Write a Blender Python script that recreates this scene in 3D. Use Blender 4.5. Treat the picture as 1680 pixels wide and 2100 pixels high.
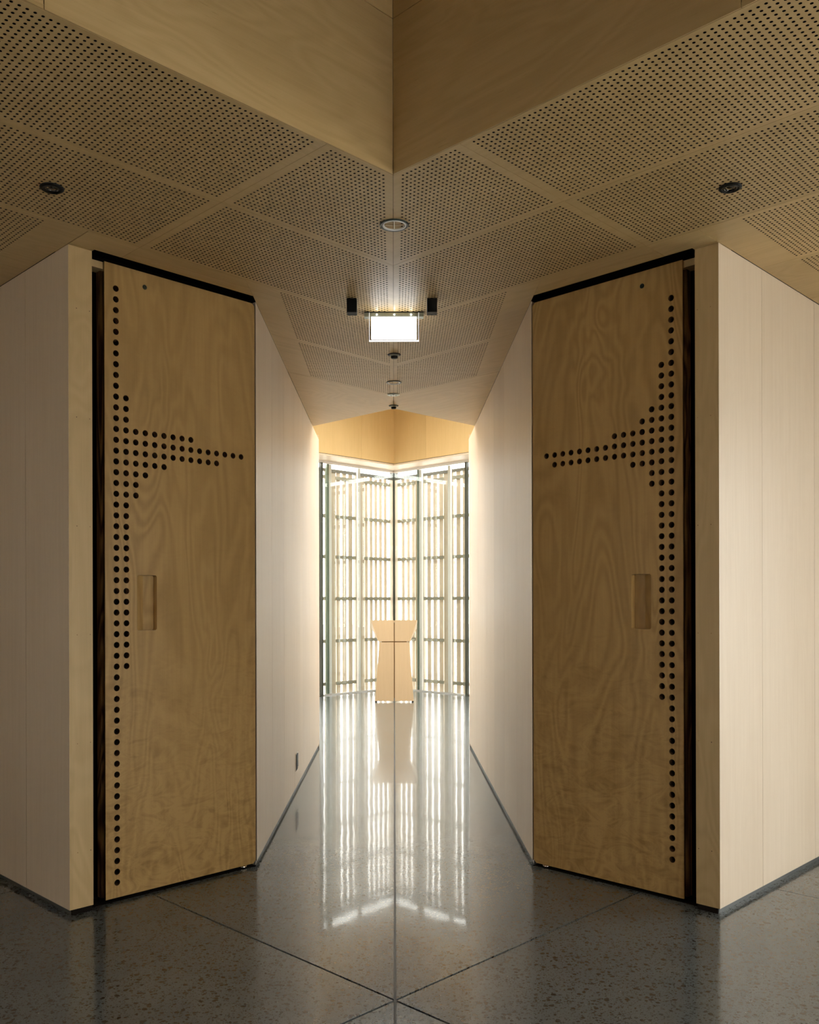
import bpy, bmesh, math, random
import numpy as np
from mathutils import Vector, Matrix

random.seed(7)
S2 = math.sqrt(2.0)
scene = bpy.context.scene
for o in list(bpy.data.objects):
    bpy.data.objects.remove(o)
COL = scene.collection

# ------------------------------------------------------------------ camera
H = 1.253                       # eye height
ZC = 2.70                       # ceiling height
F = 1850.0                      # focal length in pixels of the 1680x2100 frame
cam_d = bpy.data.cameras.new('camera')
cam_d.sensor_fit = 'AUTO'
cam_d.sensor_width = 36.0
cam_d.lens = F / 2100.0 * 36.0
cam_d.shift_x = (840 - 808.5) / 2100.0
cam_d.shift_y = (1238 - 1050) / 2100.0
cam_d.clip_start = 0.02
cam_d.clip_end = 200
cam = bpy.data.objects.new('camera', cam_d)
COL.objects.link(cam)
cam.location = (0, 0, H)
cam.rotation_euler = (math.radians(90), math.radians(0.14), 0)
scene.camera = cam

# ------------------------------------------------------------------ world, exposure
SKY = 10.5
w = bpy.data.worlds.new('sky')
scene.world = w
w.use_nodes = True
bg = w.node_tree.nodes['Background']
bg.inputs[0].default_value = (1.0, 0.975, 0.945, 1)
bg.inputs[1].default_value = SKY
vs = scene.view_settings
vs.view_transform = 'Standard'
vs.look = 'None'
vs.gamma = 1.0
vs.use_curve_mapping = False
vs.exposure = 0.0
LED_W = 7.5                    # emission of the linear lights over the glass

# ------------------------------------------------------------------ helpers
def xy(u, v):
    return ((u - v) / S2, (u + v) / S2)

def uv_of(x, y):
    return ((x + y) / S2, (y - x) / S2)

def link(o, parent=None):
    COL.objects.link(o)
    if parent is not None:
        o.parent = parent
    return o

def obj_from(name, verts, faces, mat, parent=None, smooth=False):
    me = bpy.data.meshes.new(name)
    me.from_pydata([tuple(v) for v in verts], [], [tuple(f) for f in faces])
    bm = bmesh.new()
    bm.from_mesh(me)
    bmesh.ops.recalc_face_normals(bm, faces=bm.faces)
    bm.to_mesh(me)
    bm.free()
    if mat is not None:
        me.materials.append(mat)
    if smooth:
        for p in me.polygons:
            p.use_smooth = True
    o = bpy.data.objects.new(name, me)
    return link(o, parent)

def empty(name, loc=(0, 0, 0), parent=None):
    o = bpy.data.objects.new(name, None)
    o.location = loc
    o.empty_display_size = 0.1
    return link(o, parent)

def tag(o, label=None, cat=None, group=None, kind=None):
    if label: o['label'] = label
    if cat: o['category'] = cat
    if group: o['group'] = group
    if kind: o['kind'] = kind
    return o

def prism_data(poly, z0, z1):
    n = len(poly)
    v = [(p[0], p[1], z0) for p in poly] + [(p[0], p[1], z1) for p in poly]
    f = [list(range(n))[::-1], list(range(n, 2 * n))]
    for i in range(n):
        j = (i + 1) % n
        f.append([i, j, n + j, n + i])
    return v, f

def prism(name, poly, z0, z1, mat, parent=None):
    v, f = prism_data(poly, z0, z1)
    return obj_from(name, v, f, mat, parent)

def joined(name, parts, mat, parent=None, smooth=False):
    V, Fc = [], []
    for v, f in parts:
        b = len(V)
        V += list(v)
        Fc += [[i + b for i in q] for q in f]
    return obj_from(name, V, Fc, mat, parent, smooth)

def seg_box(p0, p1, t, z0, z1):
    """board standing on the segment p0-p1, thickness t to the left of the direction (may be negative)"""
    d = Vector((p1[0] - p0[0], p1[1] - p0[1]))
    d.normalize()
    n = Vector((-d.y, d.x)) * t
    poly = [(p0[0], p0[1]), (p1[0], p1[1]), (p1[0] + n.x, p1[1] + n.y), (p0[0] + n.x, p0[1] + n.y)]
    return prism_data(poly, z0, z1)

def box_data(x0, x1, y0, y1, z0, z1):
    return prism_data([(x0, y0), (x1, y0), (x1, y1), (x0, y1)], z0, z1)

def lathe_data(profile, n=32, center=(0, 0, 0)):
    """profile: list of (r, z) from axis outwards"""
    V, Fc = [], []
    for r, z in profile:
        for k in range(n):
            a = 2 * math.pi * k / n
            V.append((center[0] + r * math.cos(a), center[1] + r * math.sin(a), center[2] + z))
    for i in range(len(profile) - 1):
        for k in range(n):
            k2 = (k + 1) % n
            Fc.append([i * n + k, i * n + k2, (i + 1) * n + k2, (i + 1) * n + k])
    return V, Fc

def clip_poly(poly, a, b, c):
    """keep a*x+b*y <= c"""
    out = []
    n = len(poly)
    for i in range(n):
        p, q = poly[i], poly[(i + 1) % n]
        dp, dq = a * p[0] + b * p[1] - c, a * q[0] + b * q[1] - c
        if dp <= 0:
            out.append(p)
        if (dp < 0 < dq) or (dq < 0 < dp):
            t = dp / (dp - dq)
            out.append((p[0] + t * (q[0] - p[0]), p[1] + t * (q[1] - p[1])))
    return out

def mir(poly, s):
    """s=-1 keeps the left hand version, s=+1 mirrors it to the right"""
    return [(p[0] * (-s), p[1]) for p in poly]

# ------------------------------------------------------------------ materials
def new_mat(name):
    m = bpy.data.materials.new(name)
    m.use_nodes = True
    nt = m.node_tree
    return m, nt, nt.nodes['Principled BSDF']

def nd(nt, t, **kw):
    n = nt.nodes.new(t)
    for k, v in kw.items():
        setattr(n, k, v)
    return n

def math_node(nt, op, a, b=None, clamp=False):
    n = nd(nt, 'ShaderNodeMath', operation=op, use_clamp=clamp)
    for i, x in enumerate((a, b)):
        if x is None: continue
        if isinstance(x, (int, float)):
            n.inputs[i].default_value = x
        else:
            nt.links.new(x, n.inputs[i])
    return n.outputs[0]

def mix_rgb(nt, fac, a, b, mode='MIX'):
    n = nd(nt, 'ShaderNodeMix', data_type='RGBA', blend_type=mode)
    for idx, x in ((0, fac), (6, a), (7, b)):
        if isinstance(x, (int, float)):
            n.inputs[idx].default_value = x
        elif isinstance(x, tuple):
            n.inputs[idx].default_value = (*x, 1) if len(x) == 3 else x
        else:
            nt.links.new(x, n.inputs[idx])
    return n.outputs[2]

def ramp(nt, fac, stops):
    n = nd(nt, 'ShaderNodeMapRange', clamp=True)
    nt.links.new(fac, n.inputs[0])
    for i, s in enumerate(stops):
        n.inputs[i + 1].default_value = s
    return n.outputs[0]

def wood(name, dark, light, grain='Z', rotz=0.0, rough=0.38, figure=0.25, curl=0.0, spec=0.5, fine=1.0, tint=0.05, fleck=0.0):
    m, nt, bs = new_mat(name)
    geo = nd(nt, 'ShaderNodeNewGeometry')
    oi = nd(nt, 'ShaderNodeObjectInfo')
    off = nd(nt, 'ShaderNodeVectorMath', operation='SCALE')
    off.inputs[0].default_value = (17.0, 9.0, 23.0)
    nt.links.new(oi.outputs['Random'], off.inputs[3])
    add = nd(nt, 'ShaderNodeVectorMath', operation='ADD')
    rot = nd(nt, 'ShaderNodeMapping', vector_type='POINT')
    rot.inputs['Rotation'].default_value = (0, 0, rotz)
    nt.links.new(geo.outputs['Position'], rot.inputs[0])
    nt.links.new(rot.outputs[0], add.inputs[0])
    nt.links.new(off.outputs[0], add.inputs[1])

    def scaled(al, ac):
        sc = nd(nt, 'ShaderNodeVectorMath', operation='MULTIPLY')
        sc.inputs[1].default_value = (ac, ac, al) if grain == 'Z' else (al, ac, ac)
        nt.links.new(add.outputs[0], sc.inputs[0])
        return sc.outputs[0]

    def noise(vec, scale=1.0, detail=4.0, rgh=0.55, dist=0.0):
        n = nd(nt, 'ShaderNodeTexNoise')
        n.inputs['Scale'].default_value = scale
        n.inputs['Detail'].default_value = detail
        n.inputs['Roughness'].default_value = rgh
        n.inputs['Distortion'].default_value = dist
        nt.links.new(vec, n.inputs['Vector'])
        return n.outputs[0]

    streak = noise(scaled(1.6, 55.0), 1.0, 5.0, 0.6)
    finer = noise(scaled(6.0, 260.0), 1.0, 2.0, 0.5)
    blotch = noise(scaled(0.8, 2.6), 1.0, 3.0, 0.5)
    cont = noise(scaled(0.9, 3.6), 1.0, 2.5, 0.5, 0.6)
    rings = math_node(nt, 'SINE', math_node(nt, 'MULTIPLY', cont, 95.0))
    rings = math_node(nt, 'MULTIPLY', rings, math_node(nt, 'MULTIPLY', noise(scaled(1.1, 2.2), 1.0, 1.0), 1.0))
    fac = math_node(nt, 'MULTIPLY', math_node(nt, 'SUBTRACT', streak, 0.5), 0.75 * fine)
    fac = math_node(nt, 'ADD', fac, math_node(nt, 'MULTIPLY', math_node(nt, 'SUBTRACT', finer, 0.5), 0.35 * fine))
    fac = math_node(nt, 'ADD', fac, math_node(nt, 'MULTIPLY', math_node(nt, 'SUBTRACT', blotch, 0.5), 0.9))
    fac = math_node(nt, 'ADD', fac, math_node(nt, 'MULTIPLY', rings, figure))
    if curl > 0:
        # curly figure of the rotary cut veneer, strongest in its lower third
        sep = nd(nt, 'ShaderNodeSeparateXYZ')
        nt.links.new(geo.outputs['Position'], sep.inputs[0])
        c1 = noise(scaled(13.0, 7.0), 1.0, 4.0, 0.65, 1.2)
        c2 = math_node(nt, 'ABSOLUTE', math_node(nt, 'SUBTRACT', c1, 0.5))
        c2 = math_node(nt, 'SUBTRACT', 0.10, c2)
        msk = ramp(nt, math_node(nt, 'ADD', sep.outputs[2], math_node(nt, 'MULTIPLY', blotch, 0.7)), (1.55, 0.75, 0.15, 1.0))
        fac = math_node(nt, 'ADD', fac, math_node(nt, 'MULTIPLY', math_node(nt, 'MULTIPLY', c2, msk), curl * 3.0))
    if fleck > 0:
        fl = ramp(nt, noise(scaled(9.0, 120.0), 1.0, 2.0, 0.6), (0.70, 0.78, 0.0, fleck))
        fac = math_node(nt, 'SUBTRACT', fac, fl)
    fac = math_node(nt, 'ADD', fac, 0.5, clamp=True)
    col = mix_rgb(nt, fac, dark, light)
    hs = nd(nt, 'ShaderNodeHueSaturation')
    nt.links.new(col, hs.inputs['Color'])
    nt.links.new(ramp(nt, oi.outputs['Random'], (0, 1, 1 - tint, 1 + tint)), hs.inputs['Value'])
    nt.links.new(hs.outputs[0], bs.inputs['Base Color'])
    bs.inputs['Roughness'].default_value = rough
    bs.inputs['Specular IOR Level'].default_value = spec
    bp = nd(nt, 'ShaderNodeBump')
    bp.inputs['Strength'].default_value = 0.06
    bp.inputs['Distance'].default_value = 0.002
    nt.links.new(streak, bp.inputs['Height'])
    nt.links.new(bp.outputs[0], bs.inputs['Normal'])
    return m

def plain(name, col, rough=0.5, metal=0.0, spec=0.5, emit=None, es=0.0):
    m, nt, bs = new_mat(name)
    nz = nd(nt, 'ShaderNodeTexNoise')
    nz.inputs['Scale'].default_value = 60.0
    geo = nd(nt, 'ShaderNodeNewGeometry')
    nt.links.new(geo.outputs['Position'], nz.inputs['Vector'])
    c = mix_rgb(nt, nz.outputs[0], tuple(x * 0.94 for x in col), tuple(min(1, x * 1.06) for x in col))
    nt.links.new(c, bs.inputs['Base Color'])
    bs.inputs['Roughness'].default_value = rough
    bs.inputs['Metallic'].default_value = metal
    bs.inputs['Specular IOR Level'].default_value = spec
    if emit:
        bs.inputs['Emission Color'].default_value = (*emit, 1)
        bs.inputs['Emission Strength'].default_value = es
    return m

MAT = {}
MAT['wall'] = wood('birch_ply_wall', (0.66, 0.535, 0.40), (0.79, 0.67, 0.535), rough=0.42, figure=0.06, spec=0.4)
MAT['jamb'] = wood('birch_ply_jamb', (0.48, 0.335, 0.155), (0.63, 0.455, 0.235), rough=0.4, figure=0.25)
MAT['door'] = wood('birch_ply_door', (0.335, 0.195, 0.061), (0.54, 0.345, 0.130), rough=0.42, figure=0.34, curl=1.2, fine=0.7)
MAT['ceil_l'] = wood('birch_ply_ceiling_left', (0.50, 0.345, 0.150), (0.65, 0.47, 0.235), grain='X', rotz=math.radians(-45), rough=0.42, figure=0.22, spec=0.35, fleck=0.9)
MAT['ceil_r'] = wood('birch_ply_ceiling_right', (0.50, 0.345, 0.150), (0.65, 0.47, 0.235), grain='X', rotz=math.radians(45), rough=0.42, figure=0.22, spec=0.35, fleck=0.9)
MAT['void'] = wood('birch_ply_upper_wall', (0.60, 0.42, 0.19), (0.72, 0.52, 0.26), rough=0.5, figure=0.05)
MAT['lectern'] = wood('pale_ply_lectern', (0.58, 0.42, 0.25), (0.68, 0.51, 0.33), rough=0.45, figure=0.05)
MAT['batten'] = wood('pale_pine_batten', (0.50, 0.40, 0.29), (0.62, 0.51, 0.385), rough=0.6, figure=0.25)
MAT['fpost'] = wood('pine_screen_post', (0.34, 0.275, 0.195), (0.44, 0.365, 0.265), rough=0.6, figure=0.2)
MAT['topr'] = wood('dark_top_rail', (0.05, 0.05, 0.04), (0.09, 0.085, 0.065), grain='X', rough=0.65, figure=0.1)
MAT['rail'] = wood('weathered_pine_rail', (0.17, 0.16, 0.11), (0.25, 0.23, 0.17), grain='X', rough=0.65, figure=0.1)
MAT['edge'] = wood('stained_door_edge', (0.055, 0.02, 0.008), (0.42, 0.25, 0.10), rough=0.55, figure=0.9)
MAT['slot'] = plain('brown_slot_lining', (0.30, 0.17, 0.07), 0.7, spec=0.2)
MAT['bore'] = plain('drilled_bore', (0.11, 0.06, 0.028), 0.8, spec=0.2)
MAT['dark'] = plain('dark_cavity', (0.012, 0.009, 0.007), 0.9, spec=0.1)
MAT['black'] = plain('black_plastic', (0.005, 0.005, 0.005), 0.55, spec=0.2)
MAT['gloss_black'] = plain('black_lens', (0.004, 0.004, 0.004), 0.08)
MAT['alu'] = plain('aluminium', (0.62, 0.62, 0.61), 0.32, metal=1.0)
MAT['base'] = plain('brushed_skirting', (0.13, 0.135, 0.135), 0.4, metal=0.6)
MAT['chrome'] = plain('satin_chrome', (0.78, 0.74, 0.68), 0.16, metal=1.0)
MAT['white'] = plain('white_enamel', (0.80, 0.79, 0.76), 0.35)
MAT['mullion'] = plain('pale_mullion', (0.70, 0.67, 0.66), 0.4)
MAT['fin'] = plain('green_grey_fin', (0.13, 0.17, 0.125), 0.3)
MAT['post'] = plain('dark_steel_post', (0.035, 0.04, 0.025), 0.4)
MAT['seal'] = plain('grey_joint_filler', (0.035, 0.037, 0.037), 0.5)
MAT['ground'] = plain('pale_ground', (0.84, 0.81, 0.76), 0.8)
MAT['roof'] = plain('roof_underside', (0.30, 0.26, 0.21), 0.8)
MAT['led'] = plain('led_diffuser', (0.9, 0.9, 0.9), 0.5, emit=(1.0, 0.97, 0.93), es=LED_W)
MAT['sign'] = plain('lit_sign_face', (0.9, 0.9, 0.9), 0.4, emit=(0.96, 0.99, 1.0), es=5.0)
MAT['sign_edge'] = plain('lit_acrylic_edge', (0.9, 0.9, 0.9), 0.4, emit=(0.98, 0.99, 1.0), es=0.9)
MAT['sign_led'] = plain('sign_led', (0.9, 0.9, 0.9), 0.4, emit=(0.97, 1.0, 1.0), es=40.0)
MAT['dark_metal'] = plain('dark_green_metal', (0.05, 0.065, 0.055), 0.3, metal=0.6)
MAT['green_metal'] = plain('grey_green_metal', (0.33, 0.36, 0.31), 0.3, metal=0.7)

def glass_mat(name, tint, refl=1.0):
    m = bpy.data.materials.new(name)
    m.use_nodes = True
    nt = m.node_tree
    nt.nodes.clear()
    out = nd(nt, 'ShaderNodeOutputMaterial')
    tr = nd(nt, 'ShaderNodeBsdfTransparent')
    tr.inputs[0].default_value = (*tint, 1)
    gl = nd(nt, 'ShaderNodeBsdfGlossy')
    gl.inputs['Roughness'].default_value = 0.0
    gl.inputs[0].default_value = (0.97, 1.0, 1.0, 1)
    fr = nd(nt, 'ShaderNodeFresnel')
    gb = nd(nt, 'ShaderNodeNewGeometry')
    nt.links.new(ramp(nt, gb.outputs['Backfacing'], (0, 1, 1.5, 1 / 1.5)), fr.inputs[0])
    mx = nd(nt, 'ShaderNodeMixShader')
    nt.links.new(math_node(nt, 'MULTIPLY', fr.outputs[0], refl, clamp=True), mx.inputs[0])
    nt.links.new(tr.outputs[0], mx.inputs[1])
    nt.links.new(gl.outputs[0], mx.inputs[2])
    nt.links.new(mx.outputs[0], out.inputs[0])
    return m
MAT['glass'] = glass_mat('clear_glass', (0.965, 0.985, 0.975))
MAT['acrylic'] = glass_mat('clear_acrylic', (0.93, 0.92, 0.90))

def floor_mat():
    m, nt, bs = new_mat('polished_concrete')
    geo = nd(nt, 'ShaderNodeNewGeometry')
    P = geo.outputs['Position']
    def noise(scale, detail=3.0, dist=0.0, vec=P):
        n = nd(nt, 'ShaderNodeTexNoise')
        n.inputs['Scale'].default_value = scale
        n.inputs['Detail'].default_value = detail
        n.inputs['Distortion'].default_value = dist
        nt.links.new(vec, n.inputs['Vector'])
        return n
    warp = noise(45.0, 2.0)
    wv = nd(nt, 'ShaderNodeVectorMath', operation='MULTIPLY_ADD')
    nt.links.new(warp.outputs[1], wv.inputs[0])
    wv.inputs[1].default_value = (0.016, 0.016, 0)
    nt.links.new(P, wv.inputs[2])
    def chips(scale, keep, size, vary):
        v = nd(nt, 'ShaderNodeTexVoronoi')
        v.inputs['Scale'].default_value = scale
        nt.links.new(wv.outputs[0], v.inputs['Vector'])
        s = nd(nt, 'ShaderNodeSeparateColor')
        nt.links.new(v.outputs['Color'], s.inputs[0])
        r = math_node(nt, 'ADD', math_node(nt, 'MULTIPLY', s.outputs[1], vary), size)
        inside = ramp(nt, math_node(nt, 'SUBTRACT', v.outputs['Distance'], r), (-0.05, 0.03, 1.0, 0.0))
        sel = math_node(nt, 'GREATER_THAN', s.outputs[0], keep)
        return math_node(nt, 'MULTIPLY', inside, sel), s.outputs[2]
    big, bc = chips(50.0, 0.50, 0.12, 0.34)
    mid, mc = chips(105.0, 0.45, 0.16, 0.32)
    sml, sc = chips(230.0, 0.5, 0.16, 0.3)
    lt, lc = chips(170.0, 0.985, 0.10, 0.12)
    # the denser band of exposed stone varies slowly over the slab
    dens = ramp(nt, noise(0.9, 2.0).outputs[0], (0.35, 0.62, 0.55, 1.0))
    basec = mix_rgb(nt, noise(3.0, 5.0).outputs[0], (0.118, 0.135, 0.140), (0.165, 0.184, 0.190))
    basec = mix_rgb(nt, ramp(nt, noise(420.0, 2.0).outputs[0], (0.35, 0.65, 0.0, 0.45)), basec, (0.075, 0.083, 0.085))
    c = mix_rgb(nt, math_node(nt, 'MULTIPLY', sml, 0.7), basec, (0.012, 0.012, 0.011))
    c = mix_rgb(nt, math_node(nt, 'MULTIPLY', mid, math_node(nt, 'MULTIPLY', dens, 0.9)), c, (0.006, 0.006, 0.006))
    chipc = mix_rgb(nt, bc, (0.004, 0.004, 0.004), (0.022, 0.021, 0.020))
    c = mix_rgb(nt, math_node(nt, 'MULTIPLY', big, dens), c, chipc)
    c = mix_rgb(nt, lt, c, (0.45, 0.43, 0.40))
    nt.links.new(c, bs.inputs['Base Color'])
    nt.links.new(ramp(nt, noise(6.0, 4.0).outputs[0], (0.3, 0.7, 0.03, 0.055)), bs.inputs['Coat Roughness'])
    bs.inputs['Coat Weight'].default_value = 0.45
    bs.inputs['Coat IOR'].default_value = 1.5
    bs.inputs['Roughness'].default_value = 0.20
    bs.inputs['Specular IOR Level'].default_value = 0.25
    b1 = nd(nt, 'ShaderNodeBump')
    b1.inputs['Strength'].default_value = 1.0
    b1.inputs['Distance'].default_value = 0.0006
    nt.links.new(noise(3.2, 1.0).outputs[0], b1.inputs['Height'])
    b2 = nd(nt, 'ShaderNodeBump')
    b2.inputs['Strength'].default_value = 0.35
    b2.inputs['Distance'].default_value = 0.00012
    nt.links.new(noise(70.0, 2.0).outputs[0], b2.inputs['Height'])
    nt.links.new(b1.outputs[0], b2.inputs['Normal'])
    nt.links.new(b2.outputs[0], bs.inputs['Normal'])
    nt.links.new(b2.outputs[0], bs.inputs['Coat Normal'])
    return m
MAT['floor'] = floor_mat()

SIDE = {-1: 'left', 1: 'right'}
CM = {-1: MAT['ceil_l'], 1: MAT['ceil_r']}

# plan constants in the 45 degree (u, v) frame of the building, left hand side
UW = 1.637      # long side wall face
VJ = 3.483      # door jamb face
VD = 3.519      # door leaf face
XW = 0.66       # corridor wall face
YE = 7.94       # end of the corridor walls
VS = 3.465      # edge of the ceiling slot over the doors
VV = 2.15       # edge of the raised ceiling over the hall
ROWS = [2.1545, 2.73, 3.31, 3.88, 4.44]
UE = 4.73       # edge of the chapel void
UJ = 1.86       # cross joint of the ceiling
HB = -2.6       # back walls of the hall
VE = 6.0        # end of the hall wings
YG = 13.28      # glass corner
YB = 12.76      # upper wall corner
ZG = 3.227      # underside of upper wall / head of the glass
ZR = 4.3        # roof

# ------------------------------------------------------------------ floor
floor = prism('floor', [xy(HB - .1, HB - .1), xy(9.5, HB - .1), xy(9.5, 9.5), xy(HB - .1, 9.5)], -0.12, -0.006, MAT['seal'])
tag(floor, 'polished grey concrete floor with dark stone chips and saw-cut joints', 'floor', kind='structure')
JC = 2.015      # joint crossing
g = 0.0045
def slab(poly_clips):
    poly = [xy(HB, HB), xy(9.39, HB), xy(9.39, 9.39), xy(HB, 9.39)]
    for a, b, c in poly_clips:
        poly = clip_poly(poly, a, b, c)
    return prism('floor_slab', poly, -0.05, 0.0, MAT['floor'], floor)
iu, iv = (1 / S2, 1 / S2), (-1 / S2, 1 / S2)
U_lt = lambda c: (iu[0], iu[1], c - g)
U_gt = lambda c: (-iu[0], -iu[1], -c - g)
V_lt = lambda c: (iv[0], iv[1], c - g)
V_gt = lambda c: (-iv[0], -iv[1], -c - g)
X_lt, X_gt = (1, 0, -g), (-1, 0, -g)
slab([U_gt(JC), V_gt(JC), X_lt])
slab([U_gt(JC), V_gt(JC), X_gt])
slab([U_lt(JC), V_gt(JC), V_lt(3.973)])
slab([U_lt(JC), (-iv[0], -iv[1], -3.973 - 0.001)])
slab([U_gt(JC), V_lt(JC), U_lt(3.973)])
slab([(-iu[0], -iu[1], -3.973 - 0.001), V_lt(JC)])
slab([U_lt(JC), V_lt(JC), X_lt])
slab([U_lt(JC), V_lt(JC), X_gt])

# ------------------------------------------------------------------ walls
for s in (-1, 1):
    # dark core of the block between hall, corridor and chapel
    core_uv = [(UW + .035, VJ + .15), ((4.401 - .69 + .04) / S2, (4.401 + .69 + .04) / S2)]
    core = [xy(*core_uv[0])]
    yv = S2 * (VJ + .15) - XW - .03
    core += [(-XW - .03, yv), (-XW - .03, YE - .03), xy(5.127, 9.36), xy(UW + .035, 9.36)]
    wl = prism('wall_' + SIDE[s], mir(core, s), 0, 2.74, MAT['dark'])
    tag(wl, 'pale birch plywood wall running off to the %s of the %s door' % (SIDE[s], SIDE[s]), 'wall', kind='structure')
    cuts = [VJ, VJ + .413, VJ + 1.013, VJ + 1.613, VJ + 2.213, VE]
    for a, b in zip(cuts[:-1], cuts[1:]):
        a2 = a if a == VJ else a + .0012
        prism('wall_panel', mir([xy(UW, a2), xy(UW + .022, a2 + (.0228 if a == VJ else 0)), xy(UW + .022, b - .0012), xy(UW, b - .0012)], s), .024, ZC - .001, MAT['wall'], wl)
    # corridor side
    wc = prism('wall_corridor_' + SIDE[s], mir([(-XW - .024, 4.40), (-XW - .0245, YE - .02), (-XW - .0285, YE - .02), (-XW - .0285, 4.40)], s), 0, 2.70, MAT['dark'])
    tag(wc, 'light birch plywood corridor wall between %s door and chapel' % SIDE[s], 'wall', kind='structure')
    cy = [4.318, 4.872, 5.41, 5.955, 6.50, 7.045, 7.59, YE]
    for i, (a, b) in enumerate(zip(cy[:-1], cy[1:])):
        a0 = a if i == 0 else a + .0012
        prism('wall_panel', mir([(-XW, a0), (-XW, b - .0012), (-XW - .022, b - .0012), (-XW - .022, a0 + (.022 if i == 0 else 0))], s), .024, ZC - .001, MAT['wall'], wc)
    # chapel side of the block
    wn = prism('wall_chapel_' + SIDE[s], mir([xy(5.148, 6.083), xy(5.148, 9.39), xy(5.13, 9.39), xy(5.13, 6.09)], s), 0.0, 2.74, MAT['wall'])
    tag(wn, 'plywood wall of the chapel hidden round the %s corridor corner' % SIDE[s], 'wall', kind='structure')
    # skirtings
    b1 = prism('baseboard_' + SIDE[s], mir([xy(UW + .012, VJ + .012), xy(UW + .034, VJ + .012), xy(UW + .034, VE), xy(UW + .012, VE)], s), 0, .021, MAT['base'])
    tag(b1, 'thin recessed metal skirting under the %s side wall' % SIDE[s], 'skirting', kind='structure')
    b2 = prism('baseboard_corridor_' + SIDE[s], mir([(-XW - .010, 4.335), (-XW - .010, YE), (-XW - .0238, YE), (-XW - .0238, 4.335)], s), 0, .021, MAT['base'])
    tag(b2, 'thin recessed metal skirting along the %s corridor wall' % SIDE[s], 'skirting', kind='structure')
    # door jamb
    tr = prism('trim_1' if s < 0 else 'trim_2', mir([xy(UW + .0006, VJ), xy(1.738, VJ), xy(1.738, VJ + .02), xy(UW + .0206, VJ + .02)], s), .024, ZC - .001, MAT['jamb'])
    tag(tr, 'upright plywood jamb board beside the %s sliding door' % SIDE[s], 'jamb', kind='structure')
    joined('return', [prism_data(mir([xy(1.716, VJ + .0205), xy(1.738, VJ + .0205), xy(1.738, VJ + .145), xy(1.716, VJ + .145)], s), .024, ZC - .002)], MAT['edge'], tr)
    for k in range(6):
        z = .25 + k * .44
        for uu in (UW + .034, 1.727):
            c = xy(uu, VJ)
            # brad hole heads
            p = mir([c], s)[0]
            n = Vector((1 * (-s) * -1, 0, 0))
            V = []
            for q in range(8):
                a = 2 * math.pi * q / 8
                du = .0022 * math.cos(a)
                pp = mir([xy(uu + du, VJ - .0006)], s)[0]
                V.append((pp[0], pp[1], z + .0022 * math.sin(a)))
            pb = mir([xy(uu, VJ + .002)], s)[0]
            V.append((pb[0], pb[1], z))
            obj_from('nail_head', V, [list(range(8))] + [[q, (q + 1) % 8, 8] for q in range(8)], MAT['edge'], tr)
    prism('jamb_gap_shade', mir([xy(UW + .012, VJ + .006), xy(1.736, VJ + .006), xy(1.736, VJ + .02), xy(UW + .012, VJ + .02)], s), 0.0, .0235, MAT['dark'], tr)  # dark filler standing in for the shade under the jamb
    # dark pocket behind the jamb and the leaf
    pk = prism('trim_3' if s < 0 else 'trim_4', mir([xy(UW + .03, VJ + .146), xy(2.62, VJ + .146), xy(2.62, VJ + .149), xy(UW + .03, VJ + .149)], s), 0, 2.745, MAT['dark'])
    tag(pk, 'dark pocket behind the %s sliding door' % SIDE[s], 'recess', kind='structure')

# outer walls of the hall (out of view) with windows added as unseen light sources
def glazed_wall(name, wname, s, wall_label, win_label, frame, length, w0, w1, sill, head, n):
    """wall with one glazed opening; frame(a, d) gives the plan point at a along the wall and d outwards"""
    def bx(a0, a1, z0, z1, d0=0.0, d1=.15):
        return prism_data(mir([frame(a0, d0), frame(a1, d0), frame(a1, d1), frame(a0, d1)], s), z0, z1)
    parts = [bx(length[0], w0, 0, ZR), bx(w1, length[1], 0, ZR), bx(w0, w1, head, ZR)]
    if sill > 0:
        parts.append(bx(w0, w1, 0, sill))
    tag(joined(name, parts, MAT['wall']), wall_label, 'wall', kind='structure')
    wi = joined(wname, [bx(w0, w1, sill, sill + .05, .02, .09), bx(w0, w1, head - .05, head, .02, .09)], MAT['mullion'])
    tag(wi, win_label, 'window', kind='structure')
    for k in range(n + 1):
        a = w0 + (w1 - w0) * k / n
        joined('mullion', [bx(a - .02, a + .02, sill + .05, head - .05, .02, .09)], MAT['mullion'], wi)
        if k < n:
            c = w0 + (w1 - w0) * (k + 1) / n
            joined('pane', [bx(a + .02, c - .02, sill + .05, head - .05, .05, .056)], MAT['glass'], wi)
BACK = {-1: (2.3, 2.85, .8, 2.05), 1: (1.0, 2.95, .4, 2.15)}  # openings behind the viewer, added to light doors and hall
ENDW = {-1: (HB + .35, -1.7), 1: (HB + .5, .25)}  # unseen end windows, added to light the side walls
for s in (-1, 1):
    w0, w1, sill, head = BACK[s]
    glazed_wall('wall_back_' + SIDE[s], 'window_%d' % (5 if s < 0 else 6), s, 'plywood wall behind the viewer on the %s' % SIDE[s],
                'unseen window added for light behind the viewer on the %s' % SIDE[s], lambda a, d: xy(HB - d, a), (HB - .15, VE + .15), w0, w1, sill, head, 3)
    w0, w1 = ENDW[s]
    glazed_wall('wall_end_' + SIDE[s], 'window_%d' % (3 if s < 0 else 4), s, 'end wall of the %s hall wing around its added window' % SIDE[s],
                'unseen tall window added for light, closing the %s hall wing' % SIDE[s], lambda a, d: xy(a, VE + d), (HB, UW + .06), w0, w1, 0.0, 2.36, 3)

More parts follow.
